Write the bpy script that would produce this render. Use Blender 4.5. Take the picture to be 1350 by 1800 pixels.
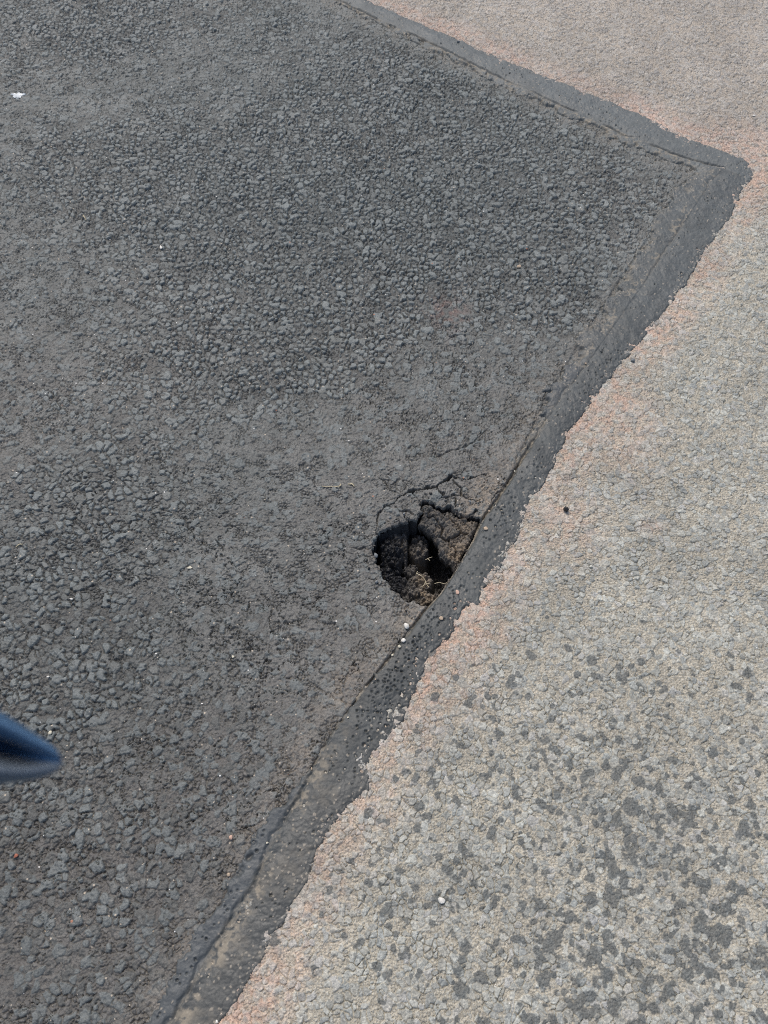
import bpy, bmesh, math, random
import numpy as np
from mathutils import Vector, Matrix

for o in list(bpy.data.objects):
    bpy.data.objects.remove(o)
scene = bpy.context.scene
COL = scene.collection

# ------------------------------------------------------------------ camera
CAM_H, PITCH = 1.5, math.radians(61.0)
F_PX = 1400.0                                   # focal length in pixels of the 1350 x 1800 photograph
cam_data = bpy.data.cameras.new('camera')
cam = bpy.data.objects.new('camera', cam_data)
COL.objects.link(cam)
cam_data.sensor_fit = 'VERTICAL'
cam_data.sensor_height = 36.0
cam_data.sensor_width = 27.0
cam_data.lens = 36.0 * F_PX / 1800.0
cam_data.clip_start = 0.02
cam_data.clip_end = 2000
cam.location = (0, 0, CAM_H)
cam.rotation_euler = (math.pi / 2 - PITCH, 0, 0)
cam_data.dof.use_dof = True
cam_data.dof.focus_distance = 1.72
cam_data.dof.aperture_fstop = 9.5
scene.camera = cam

# ------------------------------------------------------------------ sky and sun (bright, hazy daylight)
SUN_EL, SUN_AZ = math.radians(60), math.radians(-22)     # azimuth from +Y (away from the viewer) towards the left
world = bpy.data.worlds.new('World')
scene.world = world
world.use_nodes = True
wn = world.node_tree.nodes
bg = wn['Background']
sky = wn.new('ShaderNodeTexSky')
sky.sky_type = 'NISHITA'
sky.sun_disc = False
sky.sun_elevation = SUN_EL
sky.sun_rotation = SUN_AZ
sky.dust_density = 3.0
world.node_tree.links.new(sky.outputs['Color'], bg.inputs['Color'])
bg.inputs['Strength'].default_value = 0.15
sl = bpy.data.lights.new('sun', 'SUN')
sl.energy = 2.25
sl.angle = math.radians(26)
sl.color = (1.0, 0.955, 0.89)
so = bpy.data.objects.new('sun', sl)
COL.objects.link(so)
sdir = Vector((math.sin(SUN_AZ) * math.cos(SUN_EL), math.cos(SUN_AZ) * math.cos(SUN_EL), math.sin(SUN_EL)))
so.rotation_euler = sdir.to_track_quat('Z', 'Y').to_euler()
so.location = sdir * 20
scene.view_settings.view_transform = 'Standard'
scene.view_settings.look = 'None'
scene.view_settings.exposure = 0.0
scene.view_settings.gamma = 1.0
scene.cycles.use_denoising = False
scene.cycles.filter_width = 1.0

# ------------------------------------------------------------------ photograph pixel -> point of the place at height z
def P(u, v, z=0.0):
    x, y = (u - 675.0) / F_PX, (900.0 - v) / F_PX
    c, s = math.cos(PITCH), math.sin(PITCH)
    d = (x, y * s + c, y * c - s)
    t = (z - CAM_H) / d[2]
    return (d[0] * t, d[1] * t)

def PP(pts, z=0.0):
    return np.array([P(u, v, z) for u, v in pts], dtype=np.float64)

# ------------------------------------------------------------------ numpy noise
def h01(ix, iy, seed):
    a = (ix.astype(np.int64) * 374761393 + iy.astype(np.int64) * 668265263 + seed * 974634777) & 0xFFFFFFFF
    a = ((a ^ (a >> 13)) * 1274126177) & 0xFFFFFFFF
    a = ((a ^ (a >> 16)) * 2246822519) & 0xFFFFFFFF
    a = a ^ (a >> 15)
    return ((a & 0xFFFFFF) / float(0x1000000)).astype(np.float32)

def sm(a, b, x):
    t = np.clip((x - a) / (b - a), 0, 1)
    return t * t * (3 - 2 * t)

def vnoise(x, y, s, seed):
    X, Y = x / s, y / s
    ix, iy = np.floor(X), np.floor(Y)
    fx, fy = (X - ix).astype(np.float32), (Y - iy).astype(np.float32)
    fx = fx * fx * (3 - 2 * fx)
    fy = fy * fy * (3 - 2 * fy)
    a, b = h01(ix, iy, seed), h01(ix + 1, iy, seed)
    c, d = h01(ix, iy + 1, seed), h01(ix + 1, iy + 1, seed)
    return (a * (1 - fx) + b * fx) * (1 - fy) + (c * (1 - fx) + d * fx) * fy * 1.0

def fbm(x, y, s, seed, octv=4, gain=0.5):
    """about -1..1; the lattice turns by 37 degrees each octave so no grid shows"""
    out = np.zeros(x.shape, np.float32)
    amp, tot = 1.0, 0.0
    xr, yr = x, y
    for k in range(octv):
        out += amp * (vnoise(xr, yr, s, seed + 17 * k) * 2 - 1)
        tot += amp
        amp *= gain
        s *= 0.5
        xr, yr = xr * 0.7986 - yr * 0.6018 + 3.7, xr * 0.6018 + yr * 0.7986 - 1.9
    return out / tot * 1.4

def stones(x, y, s, seed, jit=0.85, rmin=0.6, asp=1.6):
    """weighted cellular field: F1, F2 (in cell units), two randoms of the stone, offset from its centre"""
    X, Y = x / s, y / s
    ix, iy = np.floor(X), np.floor(Y)
    n = x.shape
    f1 = np.full(n, 9.0, np.float32); f2 = np.full(n, 9.0, np.float32)
    r1 = np.zeros(n, np.float32); r2 = np.zeros(n, np.float32)
    ox = np.zeros(n, np.float32); oy = np.zeros(n, np.float32)
    for di in (-1, 0, 1):
        for dj in (-1, 0, 1):
            cx, cy = ix + di, iy + dj
            a, b, c, e = (h01(cx, cy, seed + k) for k in range(4))
            dx = (X - (cx + 0.5 + (a - 0.5) * jit)).astype(np.float32)
            dy = (Y - (cy + 0.5 + (b - 0.5) * jit)).astype(np.float32)
            th = c * 6.2832
            ct, st = np.cos(th), np.sin(th)
            u, v = dx * ct + dy * st, -dx * st + dy * ct
            k = 1 + (asp - 1) * e
            # a rounded polygon: blend of circle and diamond distance
            d = np.sqrt(u * u / k + v * v * k)
            d = 0.72 * d + 0.28 * np.maximum(np.abs(u) / k ** .5, np.abs(v) * k ** .5)
            d = d / (rmin + (1.35 - rmin) * h01(cx, cy, seed + 7))
            near = d < f1
            f2 = np.where(near, f1, np.minimum(f2, d))
            f1 = np.where(near, d, f1)
            r1 = np.where(near, h01(cx, cy, seed + 11), r1)
            r2 = np.where(near, h01(cx, cy, seed + 13), r2)
            ox = np.where(near, dx, ox); oy = np.where(near, dy, oy)
    return f1, f2, r1, r2, ox, oy

def seg_dist(x, y, poly, closed=False, reach=0.25):
    """distance to a polyline and the position along it (0..n of points); exact within reach"""
    d = np.full(x.shape, reach, np.float32)
    par = np.zeros(x.shape, np.float32)
    n = len(poly)
    for i in range(n if closed else n - 1):
        a, b = poly[i], poly[(i + 1) % n]
        lo, hi = np.minimum(a, b) - reach, np.maximum(a, b) + reach
        m = np.nonzero((x > lo[0]) & (x < hi[0]) & (y > lo[1]) & (y < hi[1]))[0]
        if not len(m):
            continue
        ab = b - a
        px, py = x[m] - a[0], y[m] - a[1]
        t = np.clip((px * ab[0] + py * ab[1]) / (ab @ ab + 1e-12), 0, 1)
        dd = np.hypot(px - t * ab[0], py - t * ab[1]).astype(np.float32)
        k = dd < d[m]
        mm = m[k]
        d[mm] = dd[k]
        par[mm] = (i + t[k])
    return d, par

def inside(x, y, poly):
    c = np.zeros(x.shape, bool)
    n = len(poly)
    for i in range(n):
        a, b = poly[i], poly[(i + 1) % n]
        if a[1] == b[1]:
            continue
        k = ((a[1] > y) != (b[1] > y)) & (x < (b[0] - a[0]) * (y - a[1]) / (b[1] - a[1]) + a[0])
        c ^= k
    return c

def blob(x, y, u, v, ru, rv):
    """soft round mask centred where photo pixel (u, v) meets the road, radius in pixels there"""
    cx, cy = P(u, v)
    rx = abs(P(u + ru, v)[0] - P(u - ru, v)[0]) / 2
    ry = abs(P(u, v - rv)[1] - P(u, v + rv)[1]) / 2
    return np.exp(-(((x - cx) / rx) ** 2 + ((y - cy) / ry) ** 2)).astype(np.float32)

# ------------------------------------------------------------------ the outlines
OUTER = [(355, 1850), (395, 1792), (437, 1722), (490, 1640), (540, 1552), (560, 1492), (600, 1432), (648, 1388), (656, 1330),
         (702, 1278), (735, 1215), (756, 1150), (800, 1112), (818, 1066), (846, 1068), (850, 1036), (872, 1020), (886, 985),
         (906, 955), (916, 925), (937, 880), (966, 835), (985, 795), (1002, 758), (1030, 722), (1060, 682), (1102, 630),
         (1150, 572), (1186, 525), (1212, 490), (1247, 430), (1284, 385), (1302, 342), (1325, 310), (1318, 284), (1288, 270),
         (1200, 238), (1140, 205), (1085, 182), (1000, 147), (900, 108), (820, 73), (740, 40), (660, 5), (600, -22), (480, -75), (330, -140), (160, -215)]
INNER = [(225, 1850), (268, 1792), (320, 1690), (372, 1600), (415, 1520), (470, 1440), (530, 1370), (565, 1300), (610, 1240),
         (650, 1190), (685, 1140), (715, 1105), (748, 1072), (775, 1040), (800, 1003), (830, 948), (848, 915), (868, 880),
         (890, 845), (905, 800), (930, 750), (955, 690), (990, 640), (1025, 580), (1060, 530), (1090, 480), (1120, 440),
         (1155, 380), (1195, 320), (1222, 300), (1150, 275), (1050, 232), (950, 186), (850, 136), (750, 86), (680, 48), (600, 8),
         (540, -14), (420, -65), (270, -130), (100, -205)]
CREASE = [(270, 1850), (312, 1775), (398, 1625), (440, 1560), (500, 1440), (556, 1340), (600, 1272), (650, 1202), (700, 1140),
          (745, 1076), (775, 1042), (792, 1015), (810, 985), (834, 945), (848, 912), (880, 868), (920, 804), (958, 745),
          (985, 700), (1028, 645), (1070, 585), (1130, 500), (1190, 410), (1250, 318), (1272, 296), (1180, 270), (1100, 236),
          (1000, 191), (850, 121), (740, 66), (640, 20), (580, -10), (450, -65), (300, -130), (130, -205)]
w_outer, w_inner, w_crease = PP(OUTER), PP(INNER), PP(CREASE)
CORNER_I = 24.0                                      # index of the corner along the crease
band_poly = np.vstack([w_outer, w_inner[::-1]])
# the patch goes on to the left, beyond the frame, as a rectangle
ea = w_crease[-1] - w_crease[24]; ea /= np.linalg.norm(ea)
eb = w_crease[0] - w_crease[24]; eb /= np.linalg.norm(eb)
far_a = w_crease[24] + ea * 4.2
far_b = w_crease[24] + eb * 4.6
patch_poly = np.vstack([[far_b], w_crease, [far_a], [far_a + eb * 4.6]])

HOLE = [(653, 968), (657, 951), (664, 938), (676, 930), (690, 924), (706, 917), (722, 911), (733, 912), (742, 898), (741, 882), (752, 879),
        (765, 883), (780, 892), (791, 886), (800, 896), (810, 902), (828, 905), (846, 910), (838, 936), (834, 945), (810, 985), (792, 1015),
        (775, 1042), (760, 1062), (742, 1063), (730, 1056), (716, 1056), (708, 1046), (697, 1038), (684, 1031), (683, 1020), (672, 1013), (672, 1003),
        (664, 990), (662, 980), (655, 974)]
w_hole = PP(HOLE)
CRACKS = [([(690, 886), (702, 872), (716, 867), (726, 861), (746, 858), (768, 852), (784, 843), (795, 834), (806, 839), (821, 842), (836, 838), (850, 830)], 0.0042, 0.022),
          ([(702, 872), (690, 885), (676, 891), (666, 903), (662, 922), (659, 945)], 0.0022, 0.010),
          ([(742, 898), (741, 883), (752, 878), (766, 881)], 0.0050, 0.022),
          ([(768, 852), (772, 862), (781, 866), (776, 874)], 0.0024, 0.012),
          ([(795, 834), (800, 848), (812, 856), (812, 869), (824, 876), (836, 880), (846, 876)], 0.0024, 0.012),
          ([(726, 861), (730, 872), (741, 882)], 0.0022, 0.010),
          ([(800, 866), (803, 878), (800, 896)], 0.0022, 0.010),
          ([(715, 896), (712, 908), (716, 912)], 0.0022, 0.008),
          ([(660, 840), (676, 846), (686, 862), (702, 868)], 0.0018, 0.006),
          ([(740, 902), (728, 905), (716, 896), (706, 898), (694, 890)], 0.0020, 0.008),
          ([(766, 881), (776, 874), (790, 872), (800, 866), (812, 869)], 0.0016, 0.006),
          ([(776, 896), (790, 886), (800, 897), (812, 903), (826, 906), (836, 893), (846, 900)], 0.0040, 0.02),
          ([(726, 812), (745, 800), (768, 806), (790, 792), (812, 786), (834, 776), (838, 765)], 0.0018, 0.006),
          ([(672, 1013), (655, 1020), (640, 1016)], 0.0018, 0.006),
          ([(740, 760), (762, 752), (770, 741), (795, 736), (820, 740)], 0.0014, 0.005),
          ([(380, 945), (384, 958), (396, 966)], 0.0022, 0.008),
          ([(653, 968), (640, 962), (628, 966), (610, 960)], 0.0015, 0.006)]
w_cracks = [(PP(p), w, d) for p, w, d in CRACKS]

# ------------------------------------------------------------------ surfaces: height and colour of every point
def mixc(c, col, m):
    m = m[:, None]
    return c * (1 - m) + np.array(col, np.float32)[None, :] * m

def warp(x, y, s, a, seed):
    return x + a * fbm(x, y, s, seed, 2), y + a * fbm(x, y, s, seed + 50, 2)

def base_sag(x, y):
    """the whole surface dips a little towards the hole"""
    cx, cy = P(760, 965)
    d2 = ((x - cx) / 0.13) ** 2 + ((y - cy) / 0.15) ** 2
    return -0.006 * np.exp(-d2) + 0.004 * fbm(x, y, 0.45, 91, 2)

def crease_data(x, y):
    d, par = seg_dist(x, y, w_crease)
    s = np.where(inside(x, y, patch_poly), -d, d)            # + on the old road's side
    return s, par

def patch_fields(x, y, fine=True):
    """new, black, coarse asphalt"""
    xw, yw = warp(x, y, 0.012, 0.0016, 5)
    f1, f2, r1, r2, ox, oy = stones(xw, yw, 0.0200, 101, rmin=0.62, asp=1.7)
    m1, m2, t1, t2, mx, my = stones(xw - 0.2, yw + 0.1, 0.0140, 151, rmin=0.42, asp=1.8)
    g1, g2, q1, q2, px, py = stones(xw + 0.3, yw, 0.0076, 202, rmin=0.40, asp=1.9)
    coarse = (1.15 * blob(x, y, 700, 190, 260, 150) + 1.1 * blob(x, y, 600, 430, 300, 150) + 0.7 * blob(x, y, 1010, 330, 170, 160)
              + 0.8 * blob(x, y, 250, 300, 280, 110) + 0.9 * blob(x, y, 480, 620, 200, 110) + 0.55 * blob(x, y, 80, 1080, 220, 220)
              + 0.45 * blob(x, y, 230, 820, 220, 160) + 0.8 * blob(x, y, 960, 520, 110, 90) + 0.5 * blob(x, y, 120, 60, 230, 70)
              + 0.35 * blob(x, y, 120, 1500, 220, 260) - 0.7 * blob(x, y, 620, 850, 260, 150) - 0.4 * blob(x, y, 480, 1080, 200, 160)
              + 0.45 * blob(x, y, 200, 20, 300, 90) - 0.25 * blob(x, y, 380, 130, 120, 50) - 0.35 * blob(x, y, 420, 500, 90, 60))
    coarse = np.clip(coarse + 0.30 * fbm(x, y, 0.16, 7, 4) + 0.24, 0.05, 1)
    c, par = crease_data(x, y)
    coarse *= sm(0.02, 0.11, -c) * 0.85 + 0.15
    # three sizes of stone piled on one another; which of the big ones show depends on how coarse the spot is
    def rock(e1_, e2_, ra, rb, dx, dy, rad, top, wall_, tilt, gap):
        body = sm(0.0, gap, e2_ - e1_) * sm(rad + 0.12, rad - 0.06, e1_)
        face = 1 - 0.13 * np.clip(e1_ / rad, 0, 1.3) ** 2
        lean = (dx * (rb - 0.5) + dy * (np.modf(ra * 17)[0] - 0.5)) * tilt
        return top + wall_ * (body * face - 1) + lean * body
    open_ = sm(-0.35, 0.35, fbm(x, y, 0.030, 29, 2))               # fissures are open here, closed there
    d1 = 0.0042 + 0.0150 * coarse
    d3 = (0.0012 + 0.0042 * open_) * (1 - 0.3 * coarse) + 0.0015 * coarse
    hA = rock(f1, f2, r1, r2, ox, oy, 0.50, (0.0010 + 0.0022 * coarse) * (r2 - 0.1), d1 * 1.1, 0.0014 + 0.0016 * coarse, 0.15)
    hB = rock(m1, m2, t1, t2, mx, my, 0.95, -0.0003 + (0.0012 + 0.0026 * coarse) * (t2 - 0.6), d1, 0.0016 + 0.0026 * coarse, (0.13 + 0.22 * coarse) * (0.55 + 0.9 * t1))
    hC = rock(g1, g2, q1, q2, px, py, 0.80, -0.0004 - 0.0042 * coarse + 0.0016 * (q2 - 0.5) * (0.5 + coarse), d3, 0.0020, 0.12 + 0.12 * open_)
    hA = np.where(r1 < 0.14 + 0.08 * coarse, hA, -1)
    hB = np.where(t1 < 0.42 + 0.56 * coarse, hB, -1)
    z = np.maximum(np.maximum(hA, hB), hC)
    top_ = (np.maximum(hA, hB) > hC)
    isA = hA >= hB
    show = top_.astype(np.float32)
    rv = np.where(top_, np.where(isA, r2, t2), q2)
    dome2 = sm(0, .4, g2 - g1)
    # the closed areas: tight mat with irregular short fissures
    fiss = np.abs(fbm(xw, yw, 0.030, 31, 4, 0.6))
    fm = sm(0.030, 0.008, fiss) * sm(-0.1, 0.35, fbm(x, y, 0.11, 33, 2)) * (1 - 0.7 * coarse)
    z -= 0.0090 * fm
    pit = sm(0.66, 0.88, vnoise(xw * 0.83 + yw * 0.56, yw * 0.83 - xw * 0.56, 0.0052, 41)) * (1 - 0.5 * coarse)
    z -= 0.0024 * pit
    z += 0.0010 * (1 - 0.7 * show * coarse) * fbm(x, y, 0.007, 43, 3)
    # colour: binder film, worn greyer on some stones; dust in places
    n = len(x)
    col = np.empty((n, 3), np.float32)
    col[:] = (0.119, 0.124, 0.115)
    v = 0.80 + 0.44 * rv + 0.16 * fbm(x, y, 0.09, 53, 3)
    col *= v[:, None]
    tone = np.clip(0.9 * blob(x, y, 680, 250, 520, 330) + 0.5 * blob(x, y, 80, 1080, 330, 330) + 0.3 * fbm(x, y, 0.30, 55, 3), 0, 1)
    col = mixc(col, (0.088, 0.099, 0.096), 0.65 * tone)
    col *= (1 + 0.40 * show * (0.4 + 1.2 * (rv - 0.3)) * sm(0.2, 0.75, coarse))[:, None]
    # fine mastic between the coarse stones, painted blacker to deepen the shade in gaps
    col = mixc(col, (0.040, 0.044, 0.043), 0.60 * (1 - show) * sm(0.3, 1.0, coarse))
    col *= (1 - 0.30 * sm(1.0, 0.15, y) * sm(0.25, -0.45, x))[:, None]  # near left painted darker: weaker sheen put into the colour
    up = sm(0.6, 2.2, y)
    col = col * (1 + 0.10 * up)[:, None]  # lighter with distance, sky sheen painted into the asphalt
    col = mixc(col, (0.140, 0.124, 0.110), 0.45 * (1 - tone) * (1 - 0.5 * up) * (1 - show * 0.7))
    bluish = (show > 0.5) & (rv > 0.55)
    col = mixc(col, (0.126, 0.144, 0.144), 0.45 * bluish)
    dust = sm(0.10, 0.015, -c) * (0.55 + 0.6 * fbm(x, y, 0.03, 61, 3))
    dust *= np.where(par < CORNER_I, 1.0, 0.7)
    hol = blob(x, y, 862, 880, 34, 55) * 0.9 + blob(x, y, 735, 1085, 26, 30) + blob(x, y, 620, 1215, 40, 70) * 0.4 + blob(x, y, 825, 905, 45, 30) * 0.5
    dust = np.clip(dust * 0.45 + hol * (0.45 + 0.5 * fbm(x, y, 0.016, 63, 3)), 0, 0.85)
    col = mixc(col, (0.25, 0.205, 0.155), dust * sm(0.25, 0.62, vnoise(x, y, 0.006, 65) + 0.25 * (1 - dome2)))
    red = blob(x, y, 780, 545, 38, 24) + 0.6 * blob(x, y, 800, 560, 25, 40)
    col = mixc(col, (0.20, 0.115, 0.095), np.clip(red * (0.10 + 0.4 * fbm(x, y, 0.012, 67, 2)), 0, 0.55))
    rubble = np.clip(blob(x, y, 790, 885, 60, 34) + 0.5 * blob(x, y, 700, 890, 45, 25), 0, 1)
    z += rubble * (0.0030 * fbm(x, y, 0.020, 81, 4, 0.65) - 0.0060 * sm(0.05, 0.015, np.abs(fbm(x, y, 0.028, 83, 4, 0.6))))
    if fine:
        for poly, w, dep in w_cracks:
            d, t = seg_dist(x + 0.0042 * fbm(x, y, 0.016, 71, 4, 0.65), y + 0.0042 * fbm(x, y, 0.016, 73, 4, 0.65), poly, reach=0.03)
            ends = np.clip(np.minimum(t, len(poly) - 1 - t) / 1.3, 0.25, 1)
            ww = 1.3 * w * ends * (0.25 + 1.0 * vnoise(x, y, 0.008, 75)) * (0.35 + 0.75 * sm(0.2, 0.5, vnoise(x, y, 0.021, 76)))
            z -= dep * sm(ww * 1.0, ww * 0.55, d)
    # cut back under the sealing band, and the joint itself
    di, _ = seg_dist(x, y, w_inner, reach=0.03)
    z -= 0.0040 * sm(0.002, 0.010, di) * inside(x, y, band_poly)
    z -= 0.010 * sm(0.006, 0.0005, -c)
    rough = 0.62 + 0.10 * fbm(x, y, 0.05, 77, 2)
    return z + base_sag(x, y), col, rough

def road_fields(x, y, fine=True):
    """old, worn, pale road surface"""
    xw, yw = warp(x, y, 0.02, 0.0020, 305)
    f1, f2, r1, r2, ox, oy = stones(xw, yw, 0.0112, 301, rmin=0.38, asp=1.9)
    g1, g2, q1, q2, px, py = stones(xw, yw + .4, 0.0050, 402, rmin=0.6)
    far = sm(1.3, 2.6, y)
    show = r1 < 0.66
    e1, e2 = f2 - f1, g2 - g1
    dome1 = sm(0.0, 0.16, e1)
    tilt1 = (ox * (r2 - 0.5) + oy * (np.modf(r1 * 23)[0] - 0.5)) * 0.9
    dome2 = sm(0.0, 0.38, e2)
    tilt2 = (px * (q1 - 0.5) + py * (q2 - 0.5)) * 0.8
    # thin open line round part of a stone, mortar up to its face elsewhere
    opn = sm(-0.3, 0.3, fbm(x, y, 0.02, 345, 2))
    z1 = (0.0018 + 0.0036 * opn) * (dome1 - 1) + 0.0022 * tilt1 * dome1 + 0.0014 * (r2 - 0.5)
    z2 = -0.0010 + 0.0022 * (dome2 - 1) + 0.0018 * tilt2 + 0.0012 * (q1 - 0.5)
    z = np.where(show, np.maximum(z1, -0.0050), z2)
    z += 0.0014 * fbm(x, y, 0.009, 343, 3)
    c, par = crease_data(x, y)
    do, _ = seg_dist(x, y, w_outer, reach=0.5)
    near = sm(0.13, 0.0, do)
    z += -0.0016 * near * dome1 * 0.5                             # more matrix, less relief beside the band
    # bitumen blotches
    reg = (blob(x, y, 1230, 1570, 340, 240) * 1.15 + blob(x, y, 1000, 1760, 260, 130) * 0.85 + blob(x, y, 1100, 1390, 170, 120) * 0.55
           + blob(x, y, 740, 1560, 110, 120) * 0.55 + blob(x, y, 930, 1190, 130, 60) * 0.45 + blob(x, y, 1230, 1200, 150, 70) * 0.40)
    reg += blob(x, y, 930, 1330, 330, 160) * 0.30 + blob(x, y, 700, 1650, 130, 160) * 0.25
    bn = fbm(x, y, 0.030, 351, 3)
    k1, _k2, ka, kb, _kx, _ky = stones(x, y, 0.030, 355, jit=0.95, rmin=0.55, asp=1.5)
    h1, _h2, ha, hb, _hx, _hy = stones(x, y, 0.017, 357, jit=0.95, rmin=0.55, asp=1.5)
    out = sm(0.5, 2.0, np.hypot(x - 0.4, y - 0.6))
    rr_ = np.clip(reg, 0, 1.2) * (1 - out)
    wob_ = 0.14 * fbm(x, y, 0.010, 353, 3, 0.6)
    bl = ((ka < 0.68 * rr_) * sm(0.04, -0.04, k1 + wob_ - (0.12 + 0.27 * kb * (0.6 + 0.5 * rr_))))
    bl = np.maximum(bl, (ha < 0.36 * rr_) * sm(0.05, -0.05, h1 + wob_ - (0.22 + 0.30 * hb)))
    bl = np.maximum(bl, sm(0.0, 0.12, bn - (1.36 - 0.85 * rr_)))
    bl *= np.where(show & (np.modf(r1 * 91)[0] > 0.60), 0.12, 1.0)
    n = len(x)
    stone = np.empty((n, 3), np.float32)
    stone[:] = (0.335, 0.338, 0.300)
    stone *= (0.76 + 0.46 * np.modf(r2 * 7)[0])[:, None]
    stone = mixc(stone, (0.20, 0.22, 0.22), 0.42 * (np.modf(r1 * 31)[0] > 0.72))
    stone = mixc(stone, (0.40, 0.39, 0.36), 0.6 * (np.modf(r1 * 57)[0] > 0.90))
    mat = np.empty((n, 3), np.float32)
    mat[:] = (0.378, 0.350, 0.284)
    mat *= (0.86 + 0.28 * q2)[:, None]
    film = sm(-0.4, 0.45, fbm(x, y, 0.020, 361, 3)) * 0.35
    k = np.where(show, dome1 * (1 - film), 0.35 * dome2 * (q1 > 0.5))
    col = mat * (1 - k[:, None]) + stone * k[:, None]
    # pink-orange dust of the saw cut
    pn = sm(-0.5, 0.4, fbm(x, y, 0.014, 363, 4, .6))
    pz = sm(0.120, 0.004, do) * (0.45 + 0.55 * sm(-0.3, 0.4, fbm(x, y, 0.16, 365, 2)))
    pz = np.maximum(pz, 0.75 * blob(x, y, 1085, 720, 60, 90))
    pz = np.maximum(pz, 0.95 * blob(x, y, 1285, 255, 90, 40))
    pz = np.maximum(pz, 0.7 * blob(x, y, 1145, 925, 22, 12))
    pz = np.maximum(pz, 0.6 * blob(x, y, 990, 905, 60, 70))
    pz = np.maximum(pz, 0.45 * blob(x, y, 800, 1200, 60, 60))
    pz *= 1 - 0.75 * blob(x, y, 1290, 420, 60, 60)
    pink = np.clip((pz + 0.25 * pz * sm(-0.1, 0.5, fbm(x, y, 0.07, 366, 3))) * (0.32 + 0.85 * pn), 0, 1) * np.where(show & (r2 > 0.35), 0.58, 0.95)
    col = mixc(col, (0.500, 0.345, 0.262), pink * 0.85)
    # the far end is rosier, the near end a little yellower
    rosy = sm(1.65, 2.35, y + 0.10 * fbm(x, y, 0.3, 367, 2))
    col = col * (1 - 0.30 * rosy)[:, None] + col * np.array((1.05, 0.96, 0.92), np.float32) * (0.30 * rosy)[:, None]
    col = mixc(col, (0.358, 0.308, 0.276), 0.36 * rosy)
    col *= (1 + 0.13 * fbm(x, y, 0.12, 369, 3))[:, None]
    col = mixc(col, (0.090, 0.097, 0.092), bl * 0.85)
    z = z * (1 - 0.65 * bl) - 0.0002 * bl
    z -= 0.0022 * sm(0.018, 0.035, do) * inside(x, y, band_poly)
    z -= 0.010 * sm(0.006, 0.0005, c)
    rough = 0.78 - 0.16 * bl
    return z + base_sag(x, y), col, rough

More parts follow.
